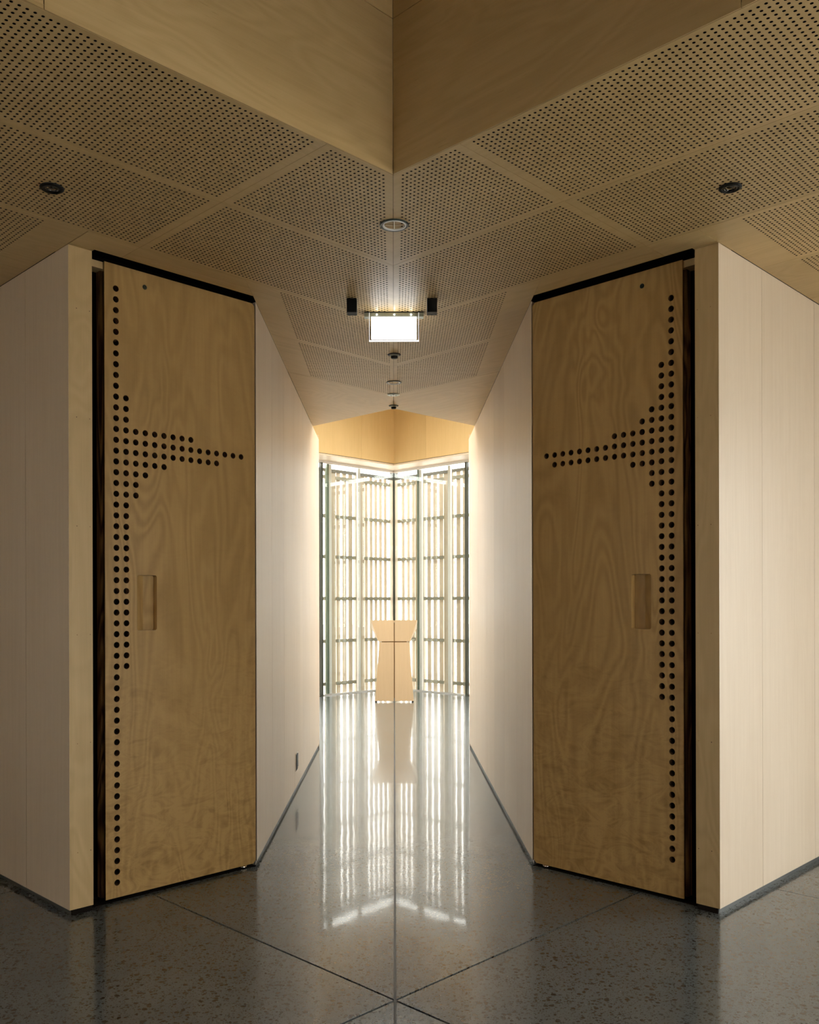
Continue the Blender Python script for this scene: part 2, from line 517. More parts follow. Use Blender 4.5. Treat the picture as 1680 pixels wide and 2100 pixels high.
# upper enclosure: walls of the chapel void and roof
RL0, RL1 = 4.85, 7.8              # unseen rooflight added to light the chapel, in u and v
rp = []
rp.append([xy(HB - .12, HB - .12), xy(VE + .15, HB - .12), xy(RL0, 5.0), xy(RL0, RL0), xy(5.0, RL0), xy(HB - .12, VE + .15)])
rp.append([xy(RL0, 2.0), xy(9.62, 5.0), xy(9.62, RL0), xy(RL0, RL0)])
rp.append([xy(2.0, RL0), xy(RL0, RL0), xy(RL0, 9.62), xy(5.0, 9.62)])
rp.append([xy(RL0, RL1), xy(9.62, RL1), xy(9.62, 9.62), xy(RL0, 9.62)])
rp.append([xy(RL1, RL0), xy(9.62, RL0), xy(9.62, RL1), xy(RL1, RL1)])
roof = joined('ceiling_upper', [prism_data(p, ZR, ZR + .1) for p in rp], MAT['roof'])
prism('added_rooflight_pane', [xy(RL0, RL0), xy(RL1, RL0), xy(RL1, RL1), xy(RL0, RL1)], ZR + .102, ZR + .112, MAT['glass'], roof)
tag(roof, 'plain upper ceiling above the raised parts', 'ceiling', kind='structure')
for s in (-1, 1):
    # enclosure above the block, outside of the chapel and wings
    enc = joined('wall_upper_' + SIDE[s], [prism_data(mir([xy(UW + .06, VE + .15), xy(UW + .06, 9.45), xy(UW + .16, 9.45), xy(UW + .16, VE + .15)], s), 0, ZR),
                                         prism_data(mir([xy(UW + .06, 9.36), xy(5.2, 9.36), xy(5.2, 9.46), xy(UW + .06, 9.46)], s), 0, ZR)], MAT['dark'])
    tag(enc, 'outer wall of the block on the %s' % SIDE[s], 'wall', kind='structure')
    # near wall of the chapel void
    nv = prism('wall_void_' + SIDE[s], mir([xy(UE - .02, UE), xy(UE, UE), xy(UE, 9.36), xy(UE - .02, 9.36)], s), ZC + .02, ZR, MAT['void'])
    tag(nv, 'near wall of the chapel void above the corridor on the %s' % SIDE[s], 'wall', kind='structure')
    # golden upper wall over the glass: panels with fine joints
    vb = YB / S2
    uw = empty('wall_gold_' + SIDE[s])
    tag(uw, 'golden plywood upper wall over the %s half of the end glazing' % SIDE[s], 'wall', kind='structure')
    us = [vb, vb - .62, vb - 1.84, vb - 3.06, vb - 4.6]
    for a, b in zip(us[:-1], us[1:]):
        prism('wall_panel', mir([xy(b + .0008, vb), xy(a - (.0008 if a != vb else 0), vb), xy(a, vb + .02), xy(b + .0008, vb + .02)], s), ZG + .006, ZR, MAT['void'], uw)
    prism('shadow_gap', mir([xy(4.2, vb + .004), xy(vb, vb + .004), xy(vb, vb + .02), xy(4.2, vb + .02)], s), ZG + .0, ZG + .0055, MAT['dark'], uw)
    prism('soffit_board', mir([xy(4.2, vb), xy(vb, vb), xy(YG / S2 - .02, YG / S2 - .02), xy(4.2, YG / S2 - .02)], s), ZG - .022, ZG - .0005, MAT['wall'], uw)
    prism('eaves_board', mir([xy(4.2, YG / S2 + .1), xy(YG / S2 + .1, YG / S2 + .1), xy(YG / S2 + .16, YG / S2 + .16), xy(4.2, YG / S2 + .16)], s), ZG - .03, ZR, MAT['roof'], uw)
    prism('eaves_soffit', mir([xy(4.2, YG / S2 + .012), xy(YG / S2 + .012, YG / S2 + .012), xy(YG / S2 + .1, YG / S2 + .1), xy(4.2, YG / S2 + .1)], s), ZG + .03, ZG + .05, MAT['white'], uw)
    # raised hall ceiling: bulkhead faces
    bk = empty('wall_bulkhead_' + SIDE[s])
    tag(bk, 'plywood bulkhead face over the hall, %s of the vertical corner' % SIDE[s], 'wall', kind='structure')
    for z0, z1 in ((ZC + .0004, ZC + .523), (ZC + .526, ZR)):
        for ua, ub in ((-1.2, .95), (.9525, VV)):
            prism('wall_panel', mir([xy(ua, VV), xy(ub - (.001 if ub == VV else 0), VV), xy(ub, VV + .004), xy(ua, VV + .004)], s), z0, z1, CM[s], bk)
    prism('wall_panel', mir([xy(-1.2, -1.2), xy(-1.2, VV), xy(-1.22, VV), xy(-1.22, -1.2)], s), ZC + .0185, ZR, CM[s], bk)

# ------------------------------------------------------------------ ceiling
PITCH, HR = 0.0195, 0.0045
cb = []
for s in (-1, 1):
    for poly in ([(HB, VV + .03), (VV + .03, VV + .03), (3.48, 3.48), (HB, 3.48)],
                 [(HB, 3.48), (UW + .03, 3.48), (UW + .03, VE), (HB, VE)],
                 [(HB, -1.25), (-1.23, -1.25), (-1.23, VV + .03), (HB, VV + .03)]):
        cb.append(prism_data(mir([xy(*p) for p in poly], s), 2.752, 2.77))
    cb.append(prism_data(mir([(0, 4.85), (0, UE * S2 - .03), (-XW - .1, UE * S2 - .03 + XW + .1), (-XW - .1, 4.2)], s), 2.752, 2.77))
    cb.append(prism_data(mir([xy(UW, 3.48), xy(2.7, 3.48), xy(2.9, 3.68), xy(UW, 3.68)], s), 2.752, 2.77))
    cb.append(prism_data(mir([xy(HB, HB), xy(-1.23, -1.23), xy(HB, -1.23)], s), 2.752, 2.77))
ceiling = joined('ceiling', cb, MAT['dark'])
tag(ceiling, 'low plywood ceiling of perforated panels in a chevron layout', 'ceiling', kind='structure')

def plain_panel(polyuv, s, gap=0.0015, name='plain_panel'):
    poly = [xy(*p) for p in polyuv]
    poly = inset(poly, gap)
    return prism(name, mir(poly, s), ZC, ZC + .018, CM[s], ceiling)

def area(poly):
    return 0.5 * sum(poly[i][0] * poly[(i + 1) % len(poly)][1] - poly[(i + 1) % len(poly)][0] * poly[i][1] for i in range(len(poly)))

def halfplanes(poly):
    if area(poly) < 0:
        poly = poly[::-1]
    hp = []
    for i in range(len(poly)):
        p, q = poly[i], poly[(i + 1) % len(poly)]
        dx, dy = q[0] - p[0], q[1] - p[1]
        L = math.hypot(dx, dy)
        a, b = dy / L, -dx / L
        hp.append((a, b, a * p[0] + b * p[1]))
    return hp

def inset(poly, d):
    out = list(poly)
    for a, b, c in halfplanes(poly):
        out = clip_poly(out, a, b, c - d)
    return out

NSEG = 8
def perf_panel(polyuv, s, u0, v0, margins=0.02, extra=()):
    """plywood sheet with a square grid of drilled holes; extra = half planes a*u+b*v<=c that limit the drilled field"""
    outer = inset(polyuv, .0007)
    if area(outer) < 0:
        outer = outer[::-1]
    hp = halfplanes(outer)
    us = [p[0] for p in outer]; vs_ = [p[1] for p in outer]
    i0, i1 = math.floor((min(us) - u0) / PITCH) - 1, math.ceil((max(us) - u0) / PITCH) + 1
    j0, j1 = math.floor((min(vs_) - v0) / PITCH) - 1, math.ceil((max(vs_) - v0) / PITCH) + 1
    ii, jj = np.meshgrid(np.arange(i0, i1 + 1), np.arange(j0, j1 + 1), indexing='ij')
    cu, cv = u0 + ii * PITCH, v0 + jj * PITCH
    ok = np.ones(cu.shape, bool)
    hit = np.ones(cu.shape, bool)
    for a, b, c in hp:
        d = c - (a * cu + b * cv)
        ok &= d > margins
        hit &= d > -PITCH * .75
    for a, b, c in extra:
        ok &= (a * cu + b * cv) <= c
    hu, hv = cu[ok], cv[ok]
    n = len(hu)
    # template: 8 boundary points, 8 hole points below, 8 hole points above
    h = PITCH / 2
    bnd = np.array([(h, 0), (h, h), (0, h), (-h, h), (-h, 0), (-h, -h), (0, -h), (h, -h)])
    ang = np.arange(8) * math.pi / 4
    hol = np.stack([np.cos(ang), np.sin(ang)], 1) * HR
    tpl = np.concatenate([bnd, hol, hol])
    tz = np.array([0.0] * 16 + [.011])
    tz = np.concatenate([np.zeros(16), np.full(8, .011)])
    P = np.stack([hu, hv], 1)[:, None, :] + tpl[None]
    X = (P[..., 0] - P[..., 1]) / S2 * (-s)
    Y = (P[..., 0] + P[..., 1]) / S2
    Z = np.broadcast_to(ZC + tz, X.shape)
    V = np.stack([X, Y, Z], -1).reshape(-1, 3)
    ft = []
    for k in range(8):
        k2 = (k + 1) % 8
        ft.append([k, 8 + k, 8 + k2, k2])
        ft.append([8 + k, 16 + k, 16 + k2, 8 + k2])
    ft = np.array(ft)
    if s > 0:
        ft = ft[:, ::-1]
    Fq = (ft[None] + (np.arange(n) * 24)[:, None, None]).reshape(-1, 4)
    faces = Fq.tolist()
    verts = V.tolist()
    # undrilled margin: merge neighbouring plain cells of a row, clip them to the outline
    for c in range(cu.shape[1]):
        r = 0
        while r < cu.shape[0]:
            if ok[r, c] or not hit[r, c]:
                r += 1
                continue
            r2 = r
            while r2 + 1 < cu.shape[0] and hit[r2 + 1, c] and not ok[r2 + 1, c]:
                r2 += 1
            q = [(cu[r, c] - h, cv[r, c] - h), (cu[r2, c] + h, cv[r, c] - h), (cu[r2, c] + h, cv[r, c] + h), (cu[r, c] - h, cv[r, c] + h)]
            for a, b, cc in hp:
                q = clip_poly(q, a, b, cc)
                if len(q) < 3: break
            if len(q) >= 3:
                b0 = len(verts)
                for p in q:
                    x, y = xy(*p)
                    verts.append((x * (-s), y, ZC))
                f = list(range(b0, b0 + len(q)))
                faces.append(f[::-1] if s < 0 else f)
            r = r2 + 1
    # edges of the sheet
    m = len(outer)
    b0 = len(verts)
    for z in (ZC, ZC + .016):
        for p in outer:
            x, y = xy(*p)
            verts.append((x * (-s), y, z))
    for k in range(m):
        k2 = (k + 1) % m
        faces.append([b0 + k, b0 + k2, b0 + m + k2, b0 + m + k])
    me = bpy.data.meshes.new('perforated_panel')
    me.from_pydata(verts, [], faces)
    me.materials.append(CM[s])
    me.materials.append(MAT['dark'])
    mi = np.zeros(len(faces), np.int32)
    mi[1:16 * n:2][:8 * n] = 1
    me.polygons.foreach_set('material_index', mi)
    o = bpy.data.objects.new('perforated_panel', me)
    return link(o, ceiling)

XL = S2 * 0.525     # drilled field of the corridor panels ends short of the walls: v-u <= XL
for s in (-1, 1):
    R = ROWS
    for k in (0, 1):
        hv0 = (2.178, 2.758)[k]
        perf_panel([(UJ, R[k]), (R[k], R[k]), (R[k + 1], R[k + 1]), (UJ, R[k + 1])], s, 1.897, hv0)
        perf_panel([(-.34, R[k]), (UJ, R[k]), (UJ, R[k + 1]), (-.34, R[k + 1])], s, 1.897 - .0195 * 4, hv0, .022)
        plain_panel([(HB, R[k]), (-.34, R[k]), (-.34, R[k + 1]), (HB, R[k + 1])], s)
    cor = S2 * XW
    for k in (2, 3):
        perf_panel([(R[k] - cor, R[k]), (R[k], R[k]), (R[k + 1], R[k + 1]), (R[k + 1] - cor, R[k + 1])], s, R[k] - .0285, R[k] + .028, .02, extra=[(-1, 1, XL)])
        perf_panel([(-.34, R[k]), (UW - .002, R[k]), (UW - .002, R[k + 1]), (-.34, R[k + 1])], s, 1.47, R[k] + .03, .026, extra=[(1, 0, 1.475)])
        plain_panel([(HB, R[k]), (-.34, R[k]), (-.34, R[k + 1]), (HB, R[k + 1])], s)
    plain_panel([(HB, R[4]), (UW - .002, R[4]), (UW - .002, VE), (HB, VE)], s)
    # plain strips in front of the door
    plain_panel([(UJ, R[2]), (R[2] - cor, R[2]), (3.39 - cor, 3.39), (UJ, 3.39)], s, .0002)
    plain_panel([(UJ, 3.39), (3.39 - cor, 3.39), (VS - cor, VS), (UJ, VS)], s, .0008)
    plain_panel([(UW, R[2]), (UJ, R[2]), (UJ, VS), (UW, VS)], s, .0008)
    plain_panel([(UW, VS), (1.74, VS), (1.74, 3.60), (UW, 3.60)], s, .0003)
    # plain end of the corridor ceiling
    plain_panel([(R[4] - cor, R[4]), (R[4], R[4]), (UE, UE), (UE, UE + cor)], s)
    # behind the raised part
    plain_panel([(HB, -1.2), (-1.2, -1.2), (-1.2, R[0]), (HB, R[0])], s)
    plain_panel([(HB, HB), (-1.2, -1.2), (HB, -1.2)], s)

# ------------------------------------------------------------------ sliding doors
LEFT_HOLES = {r: 1 for r in range(0, 56)}
for r in range(10, 36): LEFT_HOLES[r] = 2
LEFT_HOLES.update({13: 9, 14: 15, 15: 12, 16: 6, 17: 4, 18: 3, 19: 3})
RIGHT_HOLES = {r: 1 for r in range(1, 54)}
for r in range(7, 39): RIGHT_HOLES[r] = 2
RIGHT_HOLES.update({11: 3, 12: 4, 13: 7, 14: 15, 15: 14, 16: 5, 17: 3, 18: 3})

def door(s, holes, name):
    U0, U1 = 1.811, 2.579           # outer end, corridor end
    W = U1 - U0
    Z0, Z1 = .016, 2.687
    def P(a, z, d=0.0):
        x, y = xy(U0 + a, VD + d)
        return (x * (-s), y, z)
    root = empty(name)
    tag(root, 'tall birch plywood sliding door %s of the corridor, drilled with %s half cross' %
        (SIDE[s], 'a left' if s < 0 else 'a right'), 'door', kind='structure')
    root['label'] = ('tall birch plywood door left of the corridor, drilled with half a cross of dark holes' if s < 0 else
                     'tall darker birch plywood door right of the corridor, drilled with half a cross of holes')
    pit, rad, dep = .0455, .0132, .029
    loops = []
    NS = 20
    for r, n in holes.items():
        for c in range(n):
            a0, z0 = .0516 + c * pit, 2.585 - r * .04556
            loops.append([(a0 + rad * math.cos(2 * math.pi * k / NS), z0 + rad * math.sin(2 * math.pi * k / NS)) for k in range(NS)])
    # recessed pull
    pa0, pa1, pz0, pz1, pr = .147, .242, 1.14, 1.379, .009
    pull = []
    for cx, cz, a0 in ((pa1 - pr, pz1 - pr, 0), (pa0 + pr, pz1 - pr, 90), (pa0 + pr, pz0 + pr, 180), (pa1 - pr, pz0 + pr, 270)):
        for k in range(5):
            a = math.radians(a0 + 22.5 * k)
            pull.append((cx + pr * math.cos(a), cz + pr * math.sin(a)))
    ch = .022 if True else 0
    bm = bmesh.new()
    def loop_edges(pts, d=0.0):
        vs = [bm.verts.new(P(a, z, d)) for a, z in pts]
        es = [bm.edges.new((vs[i], vs[(i + 1) % len(vs)])) for i in range(len(vs))]
        return vs, es
    edges = []
    cc = .014      # cut-off corners at the corridor side
    ov, oe = loop_edges([(0, Z0), (W - cc, Z0), (W, Z0 + cc), (W, Z1 - cc), (W - cc, Z1), (0, Z1)])
    edges += oe
    hl = []
    for lp in loops:
        v_, e_ = loop_edges(lp)
        edges += e_
        hl.append((v_, lp))
    pv, pe = loop_edges(pull)
    edges += pe
    bmesh.ops.triangle_fill(bm, use_beauty=True, use_dissolve=False, edges=edges)
    for v_, lp in hl:
        b_ = [bm.verts.new(P(a, z, dep)) for a, z in lp]
        for i in range(len(v_)):
            j = (i + 1) % len(v_)
            bm.faces.new((v_[i], v_[j], b_[j], b_[i])).material_index = 1
    ob_ = [bm.verts.new((v.co.x, v.co.y, v.co.z)) for v in ov]
    thick = .007
    back = [P(a, z, thick) for a, z in [(0, Z0), (W - cc, Z0), (W, Z0 + cc), (W, Z1 - cc), (W - cc, Z1), (0, Z1)]]
    for b, co in zip(ob_, back): b.co = co
    for i in range(len(ov)):
        j = (i + 1) % len(ov)
        bm.faces.new((ov[i], ov[j], ob_[j], ob_[i]))
    me = bpy.data.meshes.new('door_face')
    bm.to_mesh(me); bm.free()
    me.materials.append(MAT['door'])
    me.materials.append(MAT['bore'])
    face = link(bpy.data.objects.new('door_face', me), root)
    # grooved core, backing board and dark lining seen through the holes
    def slabd(a0, a1, d0, d1, z0=Z0, z1=Z1):
        poly = [P(a0, 0, d0)[:2], P(a1, 0, d0)[:2], P(a1, 0, d1)[:2], P(a0, 0, d1)[:2]]
        return prism_data(poly, z0, z1)
    joined('back_board', [slabd(.0, W, .036, .072)], MAT['edge'], root)
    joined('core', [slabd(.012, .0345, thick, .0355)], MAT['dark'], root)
    joined('core', [slabd(W - .016, W, thick + .0005, .0355, Z0 + .02, Z1 - .02)], MAT['door'], root)
    joined('head_rail', [slabd(.0, W - .02, thick + .0005, .036, Z1 - .03, Z1 - .001)], MAT['jamb'], root)
    joined('head_block', [slabd(-.055, -.001, .012, .072, Z1 - .03, Z1 - .001)], MAT['jamb'], root)
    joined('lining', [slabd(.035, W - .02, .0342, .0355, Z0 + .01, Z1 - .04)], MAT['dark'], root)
    # pull tray with a bevelled finger edge
    V, Fc = [], []
    n = len(pull)
    am = pa0 + .46 * (pa1 - pa0)
    deep = lambda a: .006 + (.028 - .006) * min(1.0, max(0.0, (a - pa0) / (am - pa0)))
    for a, z in pull: V.append(P(a, z, 0))
    for a, z in pull: V.append(P(a, z, deep(a)))
    for i in range(n):
        j = (i + 1) % n
        Fc.append([i, j, n + j, n + i])
    V += [P(am, pz1, .028), P(am, pz0, .028)]
    t, bt = 2 * n, 2 * n + 1
    Fc.append([n + k for k in range(0, 5)] + [t, bt] + [n + k for k in range(15, 20)])
    Fc.append([n + k for k in range(5, 15)] + [bt, t])
    Fc.append([4, 5, n + 5, t]); Fc.append([n + 4, 4, t])
    obj_from('recessed_pull', V, Fc, MAT['door'], root)
    # lock bolt near the top
    a0, z0 = (.187, 2.624)
    c = P(a0, z0, -.0005)
    V, Fc = [], []
    NS2 = 20
    prof = [(.0001, -.001), (.004, -.001), (.0045, -.0025), (.0085, -.0025), (.0105, -.0008), (.0105, .002)]
    for rr, dd in prof:
        for k in range(NS2):
            a = 2 * math.pi * k / NS2
            V.append(P(a0 + rr * math.cos(a), z0 + rr * math.sin(a), dd))
    for i in range(len(prof) - 1):
        for k in range(NS2):
            k2 = (k + 1) % NS2
            Fc.append([i * NS2 + k, i * NS2 + k2, (i + 1) * NS2 + k2, (i + 1) * NS2 + k])
    tag(obj_from('lock_bolt', V, Fc, MAT['dark_metal'], root), 'small round metal bolt')
    joined('door_gap_shade', [slabd(-.07, W + .004, .0, .10, .0003, .0022)], MAT['dark'], root)  # dark strip on the floor, paints the shade under the door
    # floor guide under the corridor end
    gx, gy, _ = P(W - .06, 0, .02)
    joined('floor_guide', [lathe_data([(.0001, .013), (.017, .013), (.019, .010), (.019, .0), (.0001, 0)], 20, (gx, gy, .0005))], MAT['chrome'], root, True)
    return root
door(-1, LEFT_HOLES, 'door_1')
door(1, RIGHT_HOLES, 'door_2')

# ------------------------------------------------------------------ chapel glazing and screen
def ray_s(px, Yc):
    """distance from the corner along a 45 degree wing (corner at (0,Yc)) where pixel column px falls"""
    t = abs(px - 808.5) / F
    Y = Yc / (1 + t)
    return (Yc - Y) * S2
YF = 13.80                       # corner of the timber screen
RAILS = [3.06, 2.505, 1.925, 1.328, .72, .11]
mull_px = {-1: [739, 679.5], 1: [861, 920]}
for s in (-1, 1):
    vg = YG / S2
    def W(s0, s1, d0, d1, yc=YG):
        vv = yc / S2
        return mir([xy(vv - s1, vv + d0), xy(vv - s0, vv + d0), xy(vv - s0, vv + d1), xy(vv - s1, vv + d1)], s)
    win = joined('window_1' if s < 0 else 'window_2', [prism_data(W(.012, 4.2, -.02, .03), 0, .016)], MAT['alu'])
    tag(win, 'tall frameless glazing, %s wing of the glass corner behind the lectern' % SIDE[s], 'window', kind='structure')
    joined('head_channel', [prism_data(W(.0, 4.2, -.02, .012), ZG - .055, ZG - .0225)], MAT['mullion'], win)
    ms = [ray_s(p, YG) for p in mull_px[s]]
    step = ms[1] - ms[0]
    allm = ms + [ms[1] + step * k for k in range(1, 5)]
    for m in allm:
        joined('mullion', [prism_data(W(m - .024, m + .024, .016, .05), .016, ZG - .055)], MAT['mullion'], win)
    fs = (ms[1] + .026, ms[1] + .062) if s < 0 else (ms[0] - .062, ms[0] - .026)
    joined('fin', [prism_data(W(fs[0], fs[1], .012, .05), .016, ZG - .055)], MAT['fin'], win)
    joined('corner_seal', [prism_data(W(.0, .012, -.004, .012), .016, ZG - .055)], MAT['post'], win)
    ps = ray_s(656.5 if s < 0 else 960.5, YG)
    joined('steel_post', [prism_data(W(ps - .015, ps + .015, -.05, -.002), .0, ZG - .055)], MAT['post'], win)
    edges = [.012] + [m for m in allm if m < 4.1] + [4.2]
    for a, b in zip(edges[:-1], edges[1:]):
        joined('pane', [prism_data(W(a + .0015, b - .0015, .0, .010), .016, ZG - .055)], MAT['glass'], win)
    # linear light at the head of the glass, one length per bay
    led = empty('linear_light', (*mir([xy(vg - 1.5, vg + .06)], s)[0], ZG - .03))
    bpy.context.view_layer.update()
    tag(led, 'bright white linear light along the head of the %s glass wing' % SIDE[s], 'light')
    inv = Matrix.Translation(led.location).inverted()
    for a, b in zip(edges[:-1], edges[1:]):
        o = joined('tube', [prism_data(W(a + .02, b - .02, .055, .085), ZG - .10, ZG - .035)], MAT['led'], led)
        o.matrix_parent_inverse = inv
        o = joined('housing', [prism_data(W(a + .02, b - .02, .055, .085), ZG - .034, ZG + .03)], MAT['alu'], led)
        o.matrix_parent_inverse = inv
    # timber screen outside
    fe = empty('timber_screen')
    tag(fe, 'pale slatted timber screen outside the %s glass wing' % SIDE[s], 'screen')
    posts = [ray_s(p, YF) for p in mull_px[s]]
    pst = posts[1] - posts[0]
    posts += [posts[1] + pst * k for k in range(1, 6)]
    PW = .085
    if s < 0:
        prism('post', [(-.10, YF + .01), (0, YF - .09), (.10, YF + .01), (0, YF + .11)], -.05, 3.24, MAT['fpost'], fe)
    for p in posts:
        joined('post', [prism_data(W(p - PW, p - .004, .0, .06, YF), -.05, 3.24)], MAT['fpost'], fe)
        joined('post', [prism_data(W(p + .004, p + PW, .0, .06, YF), -.05, 3.24)], MAT['fpost'], fe)
    bounds = [.085] + [x for p in posts for x in (p - PW, p + PW)]
    for k in range(0, len(bounds) - 1, 2):
        a, b = bounds[k], bounds[k + 1]
        n = max(2, round((b - a - .045) / .087))
        pt = (b - a + .036) / (n + 1) if False else (b - a) / n
        # n gaps, n-1 slats between the posts
        gap = .042
        slat_w = ((b - a) - n * gap) / (n - 1)
        for i in range(n - 1):
            x0 = a + gap + i * (gap + slat_w)
            joined('slat', [prism_data(W(x0, x0 + slat_w, .03, .05, YF), -.05, 3.24)], MAT['batten'], fe)
        for z in RAILS:
            joined('rail', [prism_data(W(a - .0, b + .0, -.008, .029, YF), z - .023, z + .023)], MAT['rail'], fe)
    joined('top_rail', [prism_data(W(.06, 4.9, -.05, -.031, YF), 3.13, 3.24)], MAT['topr'], fe)

ground = prism('ground', [(-40, 9), (-12, 2), (-12, -12), (12, -12), (12, 2), (40, 9), (40, 60), (-40, 60)], -.25, -.125, MAT['ground'])
tag(ground, 'pale ground outside', 'ground', kind='structure')

# ------------------------------------------------------------------ lectern
LX, LY = 0.0, 11.48
lec = empty('lectern', (LX, LY, 0))
tag(lec, 'pale plywood lectern, hourglass shaped, with a cross of slots in its front', 'lectern')
def lboard(name, pts, y0, y1, mat=MAT['lectern']):
    """board in the x-z plane"""
    n = len(pts)
    V = [(p[0], y0, p[1]) for p in pts] + [(p[0], y1, p[1]) for p in pts]
    Fc = [list(range(n)), list(range(n, 2 * n))[::-1]] + [[i, (i + 1) % n, n + (i + 1) % n, n + i] for i in range(n)]
    return obj_from(name, V, Fc, mat, lec)
hg = .0060
for sg in (-1, 1):
    pts = [(sg * hg, .774), (sg * .203, .774), (sg * .294, 1.043), (sg * hg, 1.043)]
    lboard('upper_front_panel', pts if sg > 0 else pts[::-1], 0, .022)
    pts = [(sg * hg, .014), (sg * .247, .014), (sg * .190, .762), (sg * hg, .762)]
    lboard('lower_front_panel', pts if sg > 0 else pts[::-1], 0, .022)
    # side boards
    V, Fc = [], []
    for (x0, z0, dep) in ((.247, .014, .36), (.190, .762, .25)):
        for dy in (.0225, dep):
            V += [(sg * (x0 - .022), dy, z0), (sg * x0, dy, z0)]
    obj_from('side_panel', V, [(0, 1, 3, 2), (4, 5, 7, 6), (0, 1, 5, 4), (2, 3, 7, 6), (0, 2, 6, 4), (1, 3, 7, 5)], MAT['lectern'], lec)
    V = []
    for (x0, z0, dep) in ((.203, .772, .26), (.294, 1.043, .40)):
        zz = -.12 if z0 > 1 else 0
        for dy in (.0225, dep):
            V += [(sg * (x0 - .022), dy, z0 + (zz if dy > .1 else 0)), (sg * x0, dy, z0 + (zz if dy > .1 else 0))]
    obj_from('upper_side_panel', V, [(0, 1, 3, 2), (4, 5, 7, 6), (0, 1, 5, 4), (2, 3, 7, 6), (0, 2, 6, 4), (1, 3, 7, 5)], MAT['lectern'], lec)
    obj_from('foot', *box_data(sg * .235 - .010, sg * .235 + .010, .004, .024, 0, .0138), MAT['black'], lec)
    obj_from('foot', *box_data(sg * .225 - .010, sg * .225 + .010, .31, .33, 0, .0138), MAT['black'], lec)
lboard('core', [(-.16, .05), (.16, .05), (.16, 1.0), (-.16, 1.0)], .024, .04, MAT['slot'])
V = [(-.268, .024, 1.036), (.268, .024, 1.036), (.268, .40, .90), (-.268, .40, .90), (-.268, .024, 1.012), (.268, .024, 1.012), (.268, .40, .876), (-.268, .40, .876)]
obj_from('reading_top', V, [(0, 1, 2, 3), (7, 6, 5, 4), (0, 4, 5, 1), (1, 5, 6, 2), (2, 6, 7, 3), (3, 7, 4, 0)], MAT['lectern'], lec)

# ------------------------------------------------------------------ ceiling fittings
def at_ceiling(px, py):
    Y = F * (ZC - H) / (1238 - py)
    return ((px - 808.5) / F * Y, Y, ZC)

def downlight(px, py, r, label):
    x, y, z = at_ceiling(px, py)
    d = empty('downlight', (x, y, z))
    tag(d, label, 'downlight', 'chrome downlights on the ceiling seam')
    k = r / .056
    joined('trim_ring', [lathe_data([(.0465 * k, .0), (.0465 * k, -.003), (.054 * k, -.0045), (.056 * k, -.001), (.056 * k, -.0003)], 40)], MAT['dark_metal'], d, True)
    joined('white_ring', [lathe_data([(.0385 * k, .012), (.0385 * k, -.0012), (.041 * k, -.0045), (.0462 * k, -.0045), (.0462 * k, -.0005)], 40)], MAT['white'], d, True)
    joined('reflector', [lathe_data([(.0382 * k, .0), (.034 * k, .014), (.026 * k, .028), (.014 * k, .034), (.0003, .034)], 40)], MAT['chrome'], d, True)
    joined('cross_blade', [box_data(-.0012 * k, .0012 * k, -.0383 * k, .0383 * k, -.002, .010), box_data(-.0383 * k, -.0013 * k, -.0012 * k, .0012 * k, -.002, .010), box_data(.0013 * k, .0383 * k, -.0012 * k, .0012 * k, -.002, .010)], MAT['chrome'], d)
    joined('can', [lathe_data([(.0386 * k, .0005), (.0386 * k, .045), (.0003, .045)], 30)], MAT['dark'], d, True)
    return d
downlight(810.5, 461, .056, 'large round chrome downlight nearest the viewer on the ceiling seam')
downlight(809, 784, .050, 'small round chrome downlight behind the lit sign, near the chapel')

def ceiling_spot(px, py, r, label):
    x, y, z = at_ceiling(px, py)
    d = empty('ceiling_spotlight', (x, y, z))
    tag(d, label, 'spotlight', 'black spotlights set in the hall ceiling')
    joined('bezel', [lathe_data([(.026, .002), (.027, -.006), (r - .006, -.008), (r, -.004), (r, -.0003)], 36)], MAT['black'], d, True)
    joined('inner_ring', [lathe_data([(.0185, .004), (.0185, -.0035), (.021, -.006), (.0258, -.005), (.0258, .002)], 36)], MAT['gloss_black'], d, True)
    joined('lens', [lathe_data([(.0003, -.002), (.010, -.001), (.0184, .0035)], 36)], MAT['gloss_black'], d, True)
ceiling_spot(108.5, 383, .0405, 'black round spotlight in the perforated ceiling at far left')
ceiling_spot(1500, 385.5, .0385, 'black round spotlight in the perforated ceiling at far right')

def sprinkler(px, py, r, label):
    x, y, z = at_ceiling(px, py)
    d = empty('smoke_detector', (x, y, z))
    tag(d, label, 'detector', 'black detectors on the corridor ceiling')
    joined('flange', [lathe_data([(.0003, -.0035), (r - .003, -.0035), (r, -.0015), (r, -.0003)], 32)], MAT['black'], d, True)
    joined('body', [lathe_data([(r * .52, -.0036), (r * .50, -.020), (r * .44, -.023), (.0003, -.023)], 28)], MAT['black'], d, True)
    joined('clear_skirt', [lathe_data([(r * .72, -.0037), (r * .60, -.010), (r * .57, -.012), (r * .56, -.0037)], 28)], MAT['green_metal'], d, True)
sprinkler(810, 727, .039, 'black detector just behind the lit sign on the ceiling seam')
sprinkler(808.5, 832, .036, 'black detector at the very end of the low ceiling, by the void')

x, y, z = at_ceiling(808.3, 809)
d = empty('speaker_grille', (x, y, z))
tag(d, 'flat round grey-green cover between the far downlight and last detector', 'grille')
joined('disc', [lathe_data([(.0003, -.006), (.036, -.006), (.043, -.003), (.0435, -.0003)], 32)], MAT['green_metal'], d, True)
for k in range(3):
    a = k * 2.094 + .5
    joined('screw', [lathe_data([(.0003, -.0075), (.004, -.0072), (.0045, -.0058)], 12, (.02 * math.cos(a), .02 * math.sin(a), 0))], MAT['dark'], d, True)

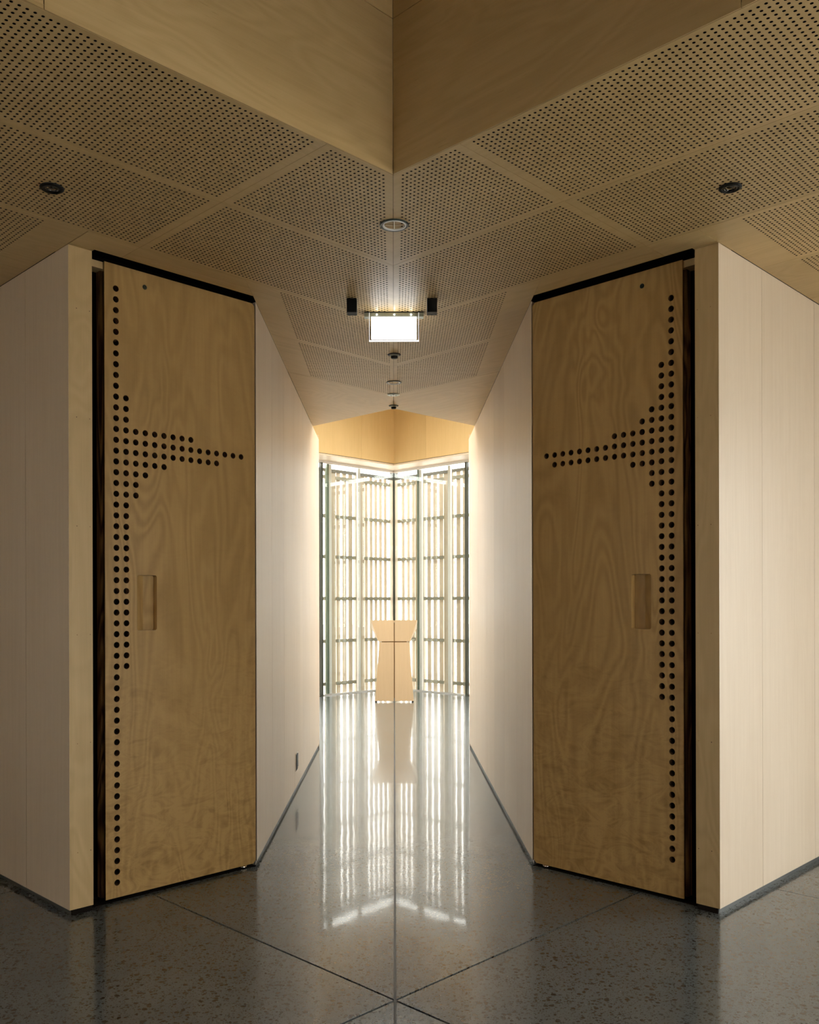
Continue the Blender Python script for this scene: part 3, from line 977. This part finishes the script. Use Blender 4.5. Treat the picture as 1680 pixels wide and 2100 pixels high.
# lit blank sign
SY = 4.484
sx = (809.5 - 808.5) / F * SY
sg_ = empty('emergency_sign', (sx, SY, ZC))
tag(sg_, 'lit blank white emergency sign in clear acrylic hanging from ceiling', 'sign')
def zpx(py): return (1238 - py) / F * SY - (ZC - H)
hw = .147
joined('housing', [box_data(-hw, hw, -.014, .024, zpx(651), -.0004)], MAT['green_metal'], sg_)
joined('black_base', [box_data(-hw, hw, -.0165, -.0141, -.0042, -.0004)], MAT['black'], sg_)
for k in range(3):
    cx = (-.085, .002, .085)[k]
    o = joined('light_source', [lathe_data([(.0003, -.0008), (.0026, -.0005), (.0034, .001)], 16)], MAT['sign_led'], sg_, True)
    o.rotation_euler = (math.radians(90), 0, 0)
    o.location = (cx, -.0148, zpx(647))
pw = .1212
joined('acrylic_plate', [box_data(-pw, pw, -.024, -.018, zpx(703), zpx(644))], MAT['acrylic'], sg_)
ed = .0016
joined('acrylic_edge', [box_data(-pw - ed, -pw, -.0245, -.0175, zpx(703), zpx(644)), box_data(pw, pw + ed, -.0245, -.0175, zpx(703), zpx(644)),
                        box_data(-pw - ed, pw + ed, -.0245, -.0175, zpx(703), zpx(703) + .006)], MAT['sign_edge'], sg_)
joined('white_face', [box_data(-.1115, .1115, -.0172, -.0155, zpx(698), zpx(653))], MAT['sign'], sg_)  # rear glowing face, added to light the corridor ceiling behind
joined('white_face', [box_data(-.1115, .1115, -.0262, -.0243, zpx(698), zpx(653))], MAT['sign'], sg_)

# black boxes either side of the sign
for px, lb in ((723, 'small black box hanging from the ceiling left of the lit sign'), (888, 'small black box hanging from the ceiling right of the lit sign')):
    by = 4.27
    bxx = (px - 808.5) / F * by
    b = empty('ceiling_speaker', (bxx, by, ZC))
    tag(b, lb, 'speaker', 'black boxes beside the sign')
    w2 = .0235
    zb = (1238 - 640) / F * by - (ZC - H)
    joined('case', [box_data(-w2, w2, 0, .05, zb, -.0004)], MAT['black'], b)
    joined('baffle', [box_data(-w2 + .002, w2 - .002, -.002, -.0002, zb + .002, -.003)], MAT['black'], b)

# power outlet in the left corridor wall
oy, oz = 6.06, .198
po = empty('power_outlet', (-XW, oy, oz))
tag(po, 'black power outlet low on the left corridor wall', 'outlet')
joined('plate', [box_data(.0003, .006, -.070, .070, -.058, .058)], MAT['chrome'], po)
joined('socket_face', [box_data(.0062, .009, -.062, .012, -.052, .052)], MAT['black'], po)
joined('switch_face', [box_data(.0062, .008, .016, .060, -.044, -.003)], MAT['post'], po)
joined('switch_face', [box_data(.0062, .008, .016, .060, .003, .044)], MAT['post'], po)
